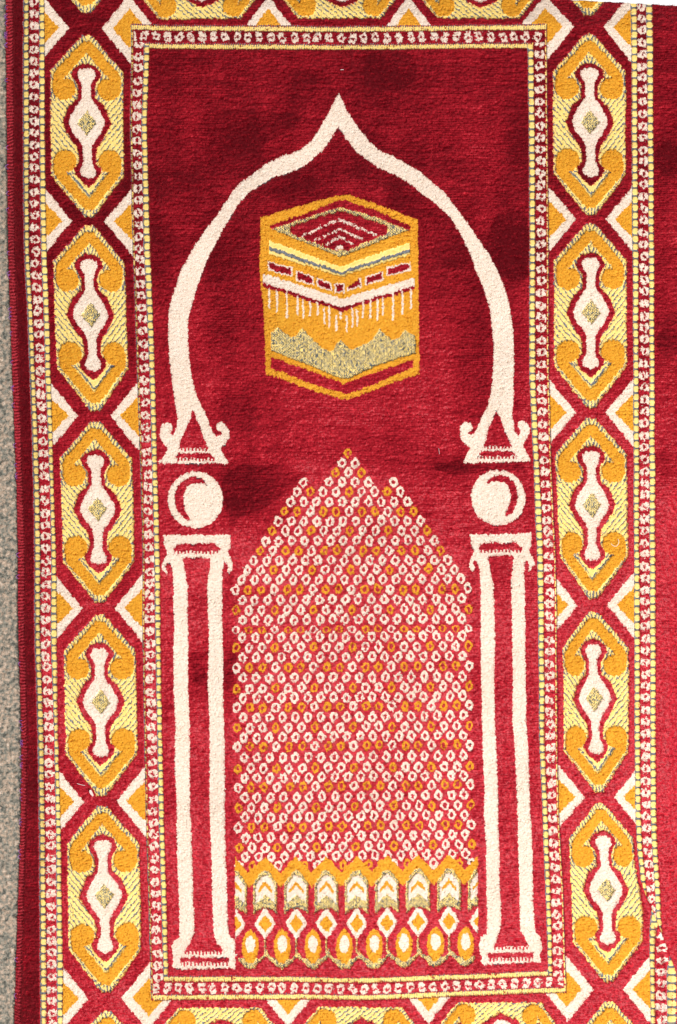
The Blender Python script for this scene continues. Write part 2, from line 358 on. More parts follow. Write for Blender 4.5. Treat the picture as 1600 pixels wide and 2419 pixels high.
comb(414, 520, 1302, 6, P_COLM[0]); comb(437, 530, 2247, 7, P_COLM[0]); comb(428, 541, 2272, 8, P_COLM[0], 3)
COLR = [(1107,1263),(1255,1259),(1254,1289),(1249,1301),(1253,1309),(1259,1320),(1264,1332),(1255,1340),(1250,1351),(1247,1349),(1250,1338),(1246,1326),(1240,1326),(1237,1347),(1239,1434),(1241,1534),(1243,1700),(1248,1784),(1251,1884),(1257,2001),(1259,2100),(1261,2165),(1265,2201),(1276,2211),(1279,2228),(1281,2241),(1274,2251),(1277,2260),(1278,2271),(1144,2278),(1136,2270),(1138,2259),(1133,2251),(1131,2228),(1136,2213),(1150,2204),(1151,2175),(1149,2127),(1149,2001),(1144,1934),(1144,1867),(1140,1767),(1139,1700),(1137,1601),(1135,1501),(1135,1400),(1133,1346),(1127,1328),(1121,1324),(1117,1332),(1122,1343),(1119,1351),(1108,1340),(1110,1326),(1116,1309),(1119,1301),(1113,1289),(1112,1268)]
poly(COLR, CREAM, P_COLM[1])
poly([(1152,1313),(1157,1343),(1164,1377),(1167,1434),(1169,1517),(1167,1585),(1169,1700),(1174,1800),(1177,1901),(1179,2001),(1181,2100),(1183,2136),(1182,2190),(1176,2213),(1165,2236),(1251,2233),(1241,2217),(1230,2196),(1228,2175),(1227,2100),(1223,1968),(1221,1867),(1216,1767),(1211,1700),(1211,1568),(1209,1467),(1206,1367),(1211,1333),(1214,1313)], RED, P_COLM[1])
poly([(1131,1292),(1141,1282),(1220,1282),(1234,1295),(1232,1299),(1132,1299)], RED, P_COLM[1])
poly([(1152,2250),(1260,2248),(1260,2260),(1152,2262)], RED, P_COLM[1])
comb(1133, 1232, 1299, 6, P_COLM[1]); comb(1166, 1251, 2235, 7, P_COLM[1]); comb(1153, 1259, 2261, 8, P_COLM[1], 3)

# ------------------------------------------------------------------ shrine (black-box drawing coordinates /3.564)
def K(l): return [(580 + a / 3.564, 440 + b / 3.564) for a, b in l]
poly(K([(130,270),(400,190),(600,130),(760,80),(880,80),(1100,160),(1450,290),(1455,900),(1465,1580),(1250,1655),(850,1805),(500,1700),(175,1580),(160,1200),(150,1000),(120,700)]), ORANGE, P_SHR)
poly(K([(200,340),(520,230),(800,115),(1100,215),(1395,345),(1380,378),(1360,375),(800,178),(225,367)]), RED, P_ROOF)
def wv(pts, prt, jit=.7, gfrac=None):
    pts = K(pts) if gfrac is None else pts
    xq = [p[0] for p in pts]; yq = [p[1] for p in pts]
    s = blk(min(xq), max(xq), min(yq), max(yq))
    px = XC[s] + (PX[s] - XC[s]) * jit; py = YC[s] + (PY[s] - YC[s]) * jit
    m = inpoly(pts, px, py); w = weave(XC[s], YC[s])
    put(s, m & w, BROWN, prt); put(s, m & ~w, YELLOW, prt)
wv([(225,367),(520,265),(800,178),(1100,270),(1375,375),(830,592),(780,592)], P_ROOF)
poly(K([(380,350),(420,330),(800,212),(1195,345),(1190,405),(870,540),(740,540),(385,400)]), RED, P_ROOF)
def stroke(pts, w, mat, prt, dots=0.0):
    for (xa, ya), (xb, yb) in zip(pts[:-1], pts[1:]):
        s = blk(min(xa, xb) - w, max(xa, xb) + w, min(ya, yb) - w, max(ya, yb) + w)
        px, py = PX[s], PY[s]
        L2 = (xb - xa) ** 2 + (yb - ya) ** 2 + 1e-6
        t = np.clip(((px - xa) * (xb - xa) + (py - ya) * (yb - ya)) / L2, 0, 1)
        d = np.hypot(px - xa - t * (xb - xa), py - ya - t * (yb - ya))
        put(s, (d < w / 2) & (JIT[s] > dots - 9 * (dots == 0)), mat, prt)
for l in ([(480,425),(790,287),(1095,415)], [(590,460),(795,367),(980,455)], [(690,495),(790,428),(900,492)]):
    stroke(K(l), 5.6, CREAM, P_ROOF, -0.75)
poly(K([(755,535),(765,505),(820,505),(830,535)]), CREAM, P_ROOF)
def chev(xl, xm, xr, yl, ym, yr, th, mat, prt, wob=0):
    s = blk(xl, xr, min(yl, yr), ym + max(th))
    yy_ = np.interp(XC[s], [xl, xm, xr], [yl, ym, yr])
    put(s, (XC[s] > xl) & (XC[s] < xr) & (PY[s] > yy_) & (PY[s] < yy_ + np.interp(XC[s], [xl, xm, xr], th)), mat, prt)
chev(637, 807, 969, 570, 631, 574, [14, 12, 15], YELLOW, P_YB)
chev(637, 807, 969, 583, 642.5, 589, [9.5, 8, 8.5], GREY, P_YB)
chev(637, 807, 969, 592, 650, 597, [9, 5, 7], YELLOW, P_YB)
for q in ([(205,650),(380,700),(385,755),(210,705)], [(440,727),(560,772),(570,830),(440,785)], [(615,787),(710,830),(720,880),(612,835)], [(765,835),(820,835),(822,890),(762,890)],
          [(865,850),(960,787),(970,838),(870,872)], [(1022,777),(1145,737),(1150,788),(1022,828)], [(1198,697),(1375,657),(1380,703),(1195,750)]):
    cx_ = sum(a for a, b in q) / 4; cy_ = sum(b for a, b in q) / 4
    big = [(cx_ + (a - cx_) * 1.0 + math.copysign(13, a - cx_), cy_ + (b - cy_) + math.copysign(13, b - cy_)) for a, b in q]
    pw = part('window_motif', P_SHR)
    poly(K(big), CREAM, pw); poly(K([(a, b) for a, b in q]), RED, pw)
chev(622, 807, 979, 647, 707, 657, [22, 21, 19], CREAM, P_CB)
chev(622, 807, 979, 669, 728, 676, [9, 9, 8], RED, P_CB)
for zx, ya, yb in ((200,870,1020),(265,880,1060),(350,890,1110),(440,930,1080),(485,960,1110),(545,970,1100),(608,985,1085),(665,1040,1170),(705,1020,1185),(765,1095,1215),(800,1060,1115),(850,1095,1220),(900,1030,1190),(938,1050,1180),(988,980,1105),(1050,960,1120),(1110,960,1120),(1155,940,1095),(1240,880,1130),(1320,890,1075),(1390,870,1030)):
    stroke(K([(zx, ya), (zx + 4, (ya + yb) / 2), (zx + 2, yb)]), 4.4, CREAM, P_SHR)
wv([(215,1235),(275,1190),(320,1230),(385,1275),(430,1260),(480,1195),(530,1250),(590,1320),(650,1365),(710,1395),(745,1380),(770,1325),(805,1295),(850,1345),(890,1380),(940,1360),(1030,1320),(1080,1280),(1130,1200),(1180,1255),(1230,1295),(1280,1285),(1340,1210),(1380,1240),(1425,1260),(1435,1345),(1430,1410),(1130,1500),(1000,1560),(880,1620),(800,1620),(560,1520),(380,1450),(215,1385)], P_WP)
poly(K([(215,1440),(520,1555),(830,1665),(1130,1555),(1415,1460),(1410,1530),(1150,1640),(850,1755),(520,1650),(215,1530)]), RED, P_BS)

# ------------------------------------------------------------------ ring lattice
cenx = G([(1071, 823), (1209, 825), (1346, 829), (1442, 832), (1720, 835), (1900, 838), (2040, 841)])
rowy = {0:1071.6,2:1117,4:1162,6:1209,8:1254,10:1301,12:1347,14:1394,16:1442,18:1488,20:1530,22:1577,24:1626,26:1671,28:1719,30:1764,32:1815,34:1859,36:1907,38:1953,40:2001,42:2044}
r2 = np.random.default_rng(5)
for k in range(0, 43):
    yk = rowy[k] if k % 2 == 0 else (rowy[k - 1] + rowy[k + 1]) / 2
    if k == 19: yk = 1506
    lim = k if k < 3 else (k + 4 if k < 14 else (18 if k % 2 == 0 else 17))
    ms = [m for m in range(-lim, lim + 1) if (m - k) % 2 == 0]
    if k == 3: ms = [-7, -3, -1, 1, 3, 7]
    for m_ in ms:
        xk = float(cenx(yk)) + 15.22 * m_ + r2.normal(0, .45)
        tilt = np.interp(yk, [1300, 1400, 2000], [1, 4, 7])
        yr_ = yk + (0 if yk < 1200 else -tilt * (m_ + 18) / 36 + tilt * .0) + r2.normal(0, .45)
        j = m_ // 2
        if k % 2: mat = CREAM
        elif k % 4 == 0: mat = ORANGE if j % 3 == 0 else CREAM
        else: mat = CREAM if j % 3 == 0 else ORANGE
        s = blk(xk - 13, xk + 13, yr_ - 16, yr_ + 16, 2)
        u = XC[s] - xk; v = YC[s] - yr_; th = r2.normal(-.16 if m_ < 3 else .03, .10)
        uu = u * math.cos(th) - v * math.sin(th); vv = u * math.sin(th) + v * math.cos(th)
        sc = .93 if mat == ORANGE else 1.0
        ry = 13.0 if k != 18 else 9.5
        rr_ = (np.abs(uu / (10.4 * sc)) ** 1.55 + np.abs(vv / ((ry - .6) * (sc + .05))) ** 1.55) ** (1 / 1.55) + .10 * JIT[s]
        hr = r2.uniform(3.2, 4.1)
        ho = np.sqrt((uu / hr) ** 2 + (vv / (hr * 1.55)) ** 2) + .2 * JIT[s]
        put(s, (rr_ < 1) & (ho > 1), mat, P_RING)

# ------------------------------------------------------------------ arcade frieze
CXS = [555.5, 627, 700, 771.7, 843, 914.5, 987.5, 1061, 1134]
def lift(xq): return np.interp(xq, [556, 840, 1127], [2, 0, -5])
VX = [592, 667, 740, 814, 884.5, 955, 1029, 1100]
s = blk(550, 1135, 2010, 2300); xq = XC[s]; pxq = PX[s]; pyq = PY[s] - lift(xq); yq = YC[s] - lift(xq)
W = weave(xq, yq)
clip = (pxq > 556) & (pxq < 1129)
pk = []
for i, c in enumerate(CXS):
    pk.append((c, 2020))
    if i < len(VX): pk.append((VX[i] - 6 if i == 0 else (CXS[i] + CXS[i + 1]) / 2, 2058))
topz = np.interp(pxq, [p[0] for p in pk], [p[1] for p in pk])
dmin = np.min(np.abs(pxq[None] - np.array(CXS)[:, None, None]), 0)
ground = clip & (pyq > topz) & (pyq < 2250)
put(s, ground, RED, P_FRZ)
lowz = np.interp(dmin, [0, 8, 27, 36], [2054, 2056, 2084, 2093])
put(s, clip & (pyq > topz) & (pyq < lowz), ORANGE, P_FRZ)
arch_o = clip & (dmin < 28.5) & (pyq > np.interp(dmin, [0, 8, 28], [2053, 2055, 2084])) & (pyq < np.interp(dmin, [0, 14, 28.5], [2143, 2146, 2158]))
put(s, arch_o & W, BROWN, P_FRZ); put(s, arch_o & ~W, YELLOW, P_FRZ)
cr = clip & (dmin < 22.5) & (pyq > np.interp(dmin, [0, 8, 22], [2064, 2067, 2088])) & (pyq < np.interp(dmin, [0, 22], [2111, 2131]))
put(s, cr, CREAM, P_FRZ)
oc = clip & (dmin < 17) & (pyq > np.interp(dmin, [0, 17], [2078, 2099])) & (pyq < np.interp(dmin, [0, 17], [2090, 2108]))
put(s, oc, ORANGE, P_FRZ)
dia = clip & (dmin < np.interp(pyq, [2144, 2147, 2160, 2178, 2195, 2206, 2216], [4, 6, 14, 25, 16, 7, 0])) & (pyq > 2144) & (pyq < 2216)
put(s, dia, CREAM, P_FRZ)
put(s, clip & (dmin / 16.5 + np.abs(pyq - 2179) / 21 < 1), ORANGE, P_FRZ)
vmin = np.min(np.abs(pxq[None] - np.array(VX)[:, None, None]), 0)
c2 = clip & (xq > 563)
sc_ = c2 & (pyq > np.interp(vmin, [0, 20, 30, 36], [2262, 2262, 2254, 2240])) & (pyq < np.interp(vmin, [0, 12, 24, 36], [2287, 2284, 2270, 2260])) & (xq < 1122)
sc_ |= c2 & (dmin < 2.6) & (pyq > 2214) & (pyq < 2250) & (xq < 1100)
put(s, sc_ & W, BROWN, P_FRZ); put(s, sc_ & ~W, YELLOW, P_FRZ)
put(s, vmin < np.interp(pyq, [2190, 2200, 2215, 2240, 2258, 2272], [0, 10, 18, 20, 16, 5]) * ((pyq > 2190) & (pyq < 2273)), ORANGE, P_FRZ)
put(s, (vmin / 11.5) ** 2 + ((pyq - 2227) / 20) ** 2 < 1, CREAM, P_FRZ)

# uneven dark threads inside the two-colour weave
br = (MATN == BROWN)
nb_ = br.copy()
for k_ in (1, 2, 3): nb_ |= np.roll(br, k_, 1)
nb2 = br.copy()
for k_ in (1, 2, 3): nb2 |= np.roll(br, -k_, 1)
MATN[(MATN == YELLOW) & nb_ & nb2 & (fnoise(shp, .7, 1.6, 57) > 1.0)] = BROWN
MATN[(MATN == BROWN) & (fnoise(shp, .7, 1.6, 58) > 1.45)] = YELLOW
# a grey line of open weave under the lower edges of the cream drawing (missed knots)
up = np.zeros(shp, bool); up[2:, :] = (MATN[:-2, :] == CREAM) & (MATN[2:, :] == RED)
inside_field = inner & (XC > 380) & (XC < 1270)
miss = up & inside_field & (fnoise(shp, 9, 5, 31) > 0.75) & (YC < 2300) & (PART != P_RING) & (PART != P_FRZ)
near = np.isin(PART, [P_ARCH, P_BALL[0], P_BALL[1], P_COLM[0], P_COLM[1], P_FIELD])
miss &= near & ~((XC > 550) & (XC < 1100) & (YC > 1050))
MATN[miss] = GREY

# bindings
for e0, e1, pr in ((E0, E1, P_BL), (RE1, RE, P_BR)):
    m = (XC > e0(YC)) & (XC < e1(YC)); MATN[m] = BIND; PART[m] = pr
RUG = (XC > E0(YC)) & (XC < RE(YC)) & (YC > TOPE(XC) + 0.3 * JIT - .5) & (YC < YMAX)

# ------------------------------------------------------------------ height field (units)
H = np.full(shp, 9.5, np.float32)
flat = (MATN == YELLOW) | (MATN == GREY) | (MATN == BROWN)
H[MATN == CREAM] = 9.0; H[MATN == ORANGE] = 9.2
H[MATN == YELLOW] = 6.2; H[MATN == GREY] = 4.4; H[MATN == BROWN] = 4.6
pile_n = 0.3 * fnoise(shp, 3.2, 1.4, 41) + 0.5 * fnoise(shp, 1.1, 1.1, 42)
red_n = .75 * fnoise(shp, 3.4, 1.5, 43) + 0.3 * fnoise(shp, 1.2, 1.2, 44) + .75 * np.cos(YC * 2 * np.pi / 5.4 + 1.3 * fnoise(shp, 30, 10, 45)) * np.clip(.6 + .5 * fnoise(shp, 25, 14, 50), 0, 1.3)
H += np.where(MATN == RED, red_n * .8, np.where(flat, .35 * pile_n, .5 * pile_n))
H += np.where(MATN == YELLOW, 0.9 * np.cos(XC * 2 * np.pi / 3.7 + 0.6 * np.sin(YC * .8)), 0)
# puckered tuft rows in the gold and cream loops
pk_ = fnoise(shp, 55, 40, 48)
GAP = (fnoise(shp, .9, .9, 55) > 1.55)
H += np.where(GAP & ((MATN == ORANGE) | (MATN == CREAM)), np.where(MATN == ORANGE, -3.0, -2.0), 0)
H += np.where(MATN == RED, -2.0 * (fnoise(shp, 1.5, 1.0, 56) > 1.3), 0)
H += np.where((MATN == ORANGE), -2.2 * (fnoise(shp, 3.0, .9, 46) + .35 * pk_ > 1.5), 0) + np.where(MATN == CREAM, -1.3 * (fnoise(shp, 2.4, .8, 47) + .3 * pk_ > 1.8), 0)
H += np.where((MATN == RED), -1.8 * (fnoise(shp, 5.0, .9, 49) + np.interp(YC, [600, 1500, 2100], [0, .1, .35]) > 1.7), 0)
# binding: a round overcast cord
for e0, e1 in ((E0, E1), (RE1, RE)):
    c = (e0(YC) + e1(YC)) / 2; w = (e1(YC) - e0(YC)) / 2
    t = np.clip((XC - c) / w, -1, 1)
    hb = 3 + 10 * np.sqrt(1 - t * t) + 2.5 * np.sin((YC - 2.2 * t) * 2 * np.pi / 7.6 + 1.2 * fnoise(shp, 5, 12, 51)) + .6 * JIT
    H = np.where(MATN == BIND, hb, H)
# slow undulation of the cloth and the fold at the lower right
wave = 4.0 * fnoise(shp, 60, 170, 61) + 2.0 * fnoise(shp, 150, 40, 62)
edge_d = np.clip(np.minimum(XC - E0(YC), np.minimum(RE(YC) - XC, YC - TOPE(XC))) / 60, 0, 1)
wave = (wave - wave.min()) * edge_d
lf = (YC > 2085) & (XC < CRE(YC))
amp = np.interp(YC, [2085, 2130, 2200, 2330, 2480], [0, 13, 20, 24, 18])
fold = np.where(lf, amp * np.exp(-np.abs(XC - CRE(YC)) / 26.0) - amp * .5 * np.exp(-np.abs(XC - CRE(YC)) / 4.0), -np.interp(YC, [2085, 2130, 2400], [0, 8, 10]) * np.exp(-((XC - CRE(YC) - 2.5) / 4) ** 2))
WAVE = (wave + fold).astype(np.float32)
H = H + WAVE

# vertex heights
def cell2vert(a):
    p = np.pad(a, 1, mode='edge')
    return (p[:-1, :-1] + p[1:, :-1] + p[:-1, 1:] + p[1:, 1:]) / 4
HV = cell2vert(H)
vx = X0 + np.arange(nx + 1) * STEP; vy = Y0 + np.arange(ny + 1) * STEP
VXg, VYg = np.meshgrid(vx, vy)
jx = np.random.default_rng(8).uniform(-.35, .35, VXg.shape); jy = np.random.default_rng(9).uniform(-.35, .35, VXg.shape)
VXg = VXg + jx; VYg = VYg + jy
ampv = np.interp(VYg, [2085, 2130, 2200, 2330, 2480], [0, 6, 9, 12, 9])
lfv = (VYg > 2085) & (VXg < CRE(VYg))
VXg = VXg + np.where(lfv, ampv * np.exp(-np.abs(VXg - CRE(VYg)) / 7.0), -.5 * ampv * np.exp(-np.abs(VXg - CRE(VYg)) / 5.0) * (VYg > 2085))
rv = cell2vert(RUG.astype(np.float32))
edgev = (rv < 0.99)
HV = np.where(edgev, 0.4, HV)

# ------------------------------------------------------------------ lie of the pile: 1 = brushed away from the light
def blob(cx, cy, rx, ry, a, ang=0.0):
    c, s_ = math.cos(math.radians(ang)), math.sin(math.radians(ang))
    u = (XC - cx) * c + (YC - cy) * s_; v = -(XC - cx) * s_ + (YC - cy) * c
    return a * np.exp(-((u / rx) ** 2 + (v / ry) ** 2))
D = np.interp(YC, [-80, 100, 500, 700, 950, 1100, 1300, 1700, 2480], [.70, .68, .72, .58, .40, .38, .2, .12, .02])
fx_ = ((XC > F0(YC)) & (XC < RF1(YC)))
for b in ((720, 190, 70, 60, .3, 0), (900, 200, 80, 45, .3, 20), (600, 330, 120, 50, .25, -30), (400, 250, 50, 120, .15, 0), (1010, 360, 90, 60, .1, 0), (1190, 600, 60, 70, .55, 0), (1230, 330, 40, 150, .25, 0),
          (520, 590, 90, 60, .3, 0), (385, 600, 40, 160, .25, 0), (1080, 600, 70, 60, .25, 0), (700, 430, 90, 40, .25, 0), (960, 470, 70, 40, .25, 30), (830, 445, 60, 22, -.45, 0), (1130, 930, 50, 60, .3, 0), (1120, 740, 50, 60, .3, 0),
          (570, 1160, 90, 70, .42, -25), (1060, 1105, 70, 30, .35, 0), (560, 960, 60, 60, .1, 0), (560, 1270, 60, 36, -.3, 0), (470, 1590, 60, 80, .35, 0), (560, 1600, 50, 70, .25, 0), (400, 1900, 40, 120, .15, 0), (1180, 1340, 40, 60, .15, 0),
          (1590, 90, 60, 120, .1, 0), (1590, 380, 60, 60, .3, 0), (1580, 800, 60, 80, .3, 0), (1580, 1100, 60, 40, .22, 0), (900, 720, 50, 90, -.1, 0), (560, 800, 60, 100, .05, 0), (780, 1000, 120, 60, -.05, 0)):
    D = D + blob(*b)
def npatch(pts, a):
    xq = [p[0] for p in pts]; yq = [p[1] for p in pts]; s_ = blk(min(xq), max(xq), min(yq), max(yq))
    wob = 5 * fn20[s_]
    D[s_] += a * inpoly(smooth(pts, 2), XC[s_] + wob, YC[s_] - wob)
fn20 = fnoise(shp, 16, 10, 77)
D = D.copy()
npatch([(1150, 540), (1180, 500), (1252, 520), (1252, 668), (1200, 668), (1185, 640)], .3)
npatch([(528, 1100), (620, 1090), (730, 1110), (700, 1150), (640, 1195), (560, 1232), (526, 1240)], .3)
npatch([(1030, 1085), (1110, 1092), (1250, 1094), (1252, 1118), (1120, 1112), (1040, 1110)], .3)
npatch([(446, 1530), (495, 1560), (495, 1640), (448, 1600)], .25)
npatch([(530, 1550), (560, 1550), (556, 1600), (530, 1640)], .3)
npatch([(380, 1650), (412, 1660), (412, 1720), (384, 1700)], .2)
npatch([(640, 260), (700, 170), (760, 180), (720, 280), (640, 345)], .15)
npatch([(880, 110), (960, 120), (990, 200), (900, 230), (850, 180)], .2)
npatch([(1550, 340), (1610, 330), (1610, 420), (1550, 415)], .2)
npatch([(1552, 780), (1610, 760), (1610, 850), (1552, 840)], .2)
D = D - .3 * (PART == P_ROOF)
lat = (np.abs(XC - cenx(YC)) < 275) & (YC > 1290) & (YC < 2300) | ((np.abs(XC - 824) < (YC - 1060) * .9) & (YC > 1070) & (YC < 1300))
D = D - .22 * lat
D = D + np.where(PART == P_EL, .7, 0) + np.where((PART == P_PANEL) & (XC < 340), .14, 0) + np.where((PART == P_PANEL) & (XC > 1280), np.interp(YC, [0, 500, 700], [.05, -.1, -.12]), 0)
D = D + np.where((PART == P_ER) & (YC > 500), np.interp(YC, [500, 1100, 1300], [-.05, -.1, -.2]), 0)
D = D + .06 * fnoise(shp, 60, 26, 71) + .07 * fnoise(shp, 16, 2.2, 72) + .05 * fnoise(shp, 12, 60, 73)
D = np.clip(D, 0, 1.1).astype(np.float32)
LDIR = np.array([0.62, -0.78])         # horizontal direction towards the lamp (x right, y up)

# ------------------------------------------------------------------ materials
def nt(name):
    m = bpy.data.materials.new(name); m.use_nodes = True
    t = m.node_tree; t.nodes.clear()
    o = t.nodes.new('ShaderNodeOutputMaterial'); b = t.nodes.new('ShaderNodeBsdfPrincipled')
    t.links.new(b.outputs[0], o.inputs[0]); return m, t, b
def fabric(name, c1, c2, rough=.9, sheen=0.0, scale=900, nap=True, sheen_tint=(1, 1, 1, 1), stain=0.0, spec=.1):
    m, t, b = nt(name); N = t.nodes.new; L = t.links.new
    tc = N('ShaderNodeTexCoord')
    no = N('ShaderNodeTexNoise'); no.inputs['Scale'].default_value = scale; no.inputs['Detail'].default_value = 2
    L(tc.outputs['Object'], no.inputs['Vector'])
    at = N('ShaderNodeAttribute'); at.attribute_name = 'rnd'
    ad = N('ShaderNodeMath'); ad.operation = 'ADD'; L(no.outputs['Fac'], ad.inputs[0]); L(at.outputs['Fac'], ad.inputs[1])
    mr = N('ShaderNodeMapRange'); mr.inputs[1].default_value = .3; mr.inputs[2].default_value = .9
    L(ad.outputs[0], mr.inputs[0])
    mx = N('ShaderNodeMix'); mx.data_type = 'RGBA'; mx.inputs[6].default_value = (*c1, 1); mx.inputs[7].default_value = (*c2, 1)
    L(mr.outputs[0], mx.inputs[0]); src = mx.outputs[2]
    if stain:
        n2 = N('ShaderNodeTexNoise'); n2.inputs['Scale'].default_value = 14; n2.inputs['Detail'].default_value = 6
        L(tc.outputs['Object'], n2.inputs['Vector'])
        m2 = N('ShaderNodeMapRange'); m2.inputs[1].default_value = .5; m2.inputs[2].default_value = .8; m2.inputs[3].default_value = 0; m2.inputs[4].default_value = stain
        L(n2.outputs['Fac'], m2.inputs[0])
        x2 = N('ShaderNodeMix'); x2.data_type = 'RGBA'; x2.inputs[7].default_value = (c1[0] * .72, c1[1] * .66, c1[2] * .58, 1)
        L(m2.outputs[0], x2.inputs[0]); L(src, x2.inputs[6]); src = x2.outputs[2]
    L(src, b.inputs['Base Color'])
    b.inputs['Roughness'].default_value = rough; b.inputs['Specular IOR Level'].default_value = spec
    b.inputs['Sheen Weight'].default_value = sheen; b.inputs['Sheen Roughness'].default_value = .4; b.inputs['Sheen Tint'].default_value = sheen_tint
    if nap:
        g = N('ShaderNodeNewGeometry'); a2 = N('ShaderNodeAttribute'); a2.attribute_name = 'nap'
        v = N('ShaderNodeVectorMath'); v.operation = 'ADD'; L(g.outputs['Normal'], v.inputs[0]); L(a2.outputs['Vector'], v.inputs[1])
        v2 = N('ShaderNodeVectorMath'); v2.operation = 'NORMALIZE'; L(v.outputs[0], v2.inputs[0])
        L(v2.outputs[0], b.inputs['Normal'])
    return m
M = {}
M[RED] = fabric('red_velvet_pile', (.30, .001, .010), (.60, .020, .036), sheen=0, scale=700, rough=.5, spec=.38)
M[RED].node_tree.nodes['Principled BSDF'].inputs['Specular Tint'].default_value = (1, .6, .62, 1)
M[CREAM] = fabric('cream_pile', (.78, .635, .51), (.87, .75, .645), stain=.3)
M[ORANGE] = fabric('gold_pile', (.68, .30, .022), (.80, .40, .04), stain=.25)
M[YELLOW] = fabric('yellow_thread', (.86, .60, .15), (.94, .73, .28), rough=.6, nap=False, spec=.3)
M[GREY] = fabric('grey_weft', (.09, .095, .105), (.25, .26, .28), rough=.8, nap=False)
M[BROWN] = fabric('brown_weft', (.075, .078, .072), (.24, .24, .22), rough=.8, nap=False)
M[BIND] = fabric('red_cord', (.36, .02, .032), (.50, .05, .065), nap=False, sheen=.15, sheen_tint=(1, .4, .4, 1))

def make_obj(name, verts, quads, tris, qm, tm, qa, ta, mats, parent, smoothq=True, nap=None):
    me = bpy.data.meshes.new(name)
    nq, ntr = len(quads), len(tris)
    me.vertices.add(len(verts)); me.vertices.foreach_set('co', verts.astype(np.float32).ravel())
    me.loops.add(nq * 4 + ntr * 3)
    me.loops.foreach_set('vertex_index', np.concatenate([quads.ravel(), tris.ravel()]).astype(np.int32))
    me.polygons.add(nq + ntr)
    me.polygons.foreach_set('loop_start', np.concatenate([np.arange(nq) * 4, nq * 4 + np.arange(ntr) * 3]).astype(np.int32))
    mi = np.concatenate([qm, tm]).astype(np.int32)
    used = np.unique(mi) if len(mi) else []
    lut = np.zeros(16, np.int32)
    for i, u in enumerate(used): me.materials.append(mats[int(u)]); lut[u] = i
    me.polygons.foreach_set('material_index', lut[mi])
    me.polygons.foreach_set('use_smooth', np.concatenate([np.ones(nq, bool), np.zeros(ntr, bool)]))
    a = me.attributes.new('rnd', 'FLOAT', 'FACE'); a.data.foreach_set('value', np.concatenate([qa, ta]).astype(np.float32))
    if nap is not None:
        b = me.attributes.new('nap', 'FLOAT_VECTOR', 'POINT'); b.data.foreach_set('vector', nap.astype(np.float32).ravel())
    me.update(calc_edges=True)
    o = bpy.data.objects.new(name, me); COL.objects.link(o)
    if parent is not None: o.parent = parent
    return o

def W3(x, y, z):
    return np.stack([(x - CXU) * S, (CYU - y) * S, z * S], -1)

# ------------------------------------------------------------------ pile strands
NSTR = 1500000
sx = rng.uniform(X0, X1, NSTR); sy = rng.uniform(Y0, Y1, NSTR)
ci = ((sx - X0) / STEP).astype(int).clip(0, nx - 1); cj = ((sy - Y0) / STEP).astype(int).clip(0, ny - 1)
crz = (sy > 2095) & (sx > CRE(sy) - 1) & (sx < CRE(sy) + 5)
ok = RUG[cj, ci] & ~crz & ~(GAP[cj, ci] & np.isin(MATN[cj, ci], [CREAM, ORANGE])) & np.isin(MATN[cj, ci], [RED, CREAM, ORANGE, BIND])
sx, sy, ci, cj = sx[ok], sy[ok], ci[ok], cj[ok]
sm_ = MATN[cj, ci]; sp_ = PART[cj, ci]
d = D[cj, ci].astype(float); n = len(sx)
isr = (sm_ == RED); isb = (sm_ == BIND)
lean = np.where(isr, -0.75 + 2.1 * d, 0.05 + 1.5 * np.exp(-(((sx - 672) / 48) ** 2 + ((sy - 742) / 30) ** 2)))                    # + = towards the lamp -> dark side shown
swirl = fnoise(shp, 30, 22, 81)[cj, ci] * .3
ang = math.atan2(LDIR[1], LDIR[0]) + swirl + rng.normal(0, .35, n)
lx = lean * np.cos(ang) + rng.normal(0, 1, n) * np.where(isr, .48, .28); ly = lean * np.sin(ang) + rng.normal(0, 1, n) * np.where(isr, .48, .28)
length = np.where(isr, rng.uniform(4.5, 8, n), np.where(isb, rng.uniform(2.5, 4, n), rng.uniform(1.8, 3.4, n)))
wid = np.where(isr, rng.uniform(.5, .85, n), rng.uniform(.6, 1.0, n))
lz = np.where(isr, .62, .75)
nn = np.sqrt(lx ** 2 + ly ** 2 + lz ** 2)
hz = H[cj, ci]
rz = hz - np.where(isr, 2.6, 1.2)
tx = sx + lx / nn * length; ty = sy - ly / nn * length; tz = rz + lz / nn * length + .4
pl = np.hypot(lx, ly) + 1e-6
wx = -ly / pl; wy = -lx / pl            # perpendicular (drawing y points down)
PA = W3(sx - wx * wid, sy - wy * wid, rz); PB = W3(sx + wx * wid, sy + wy * wid, rz); PC = W3(tx, ty, tz)
srnd = rng.uniform(-.42, .42, n)

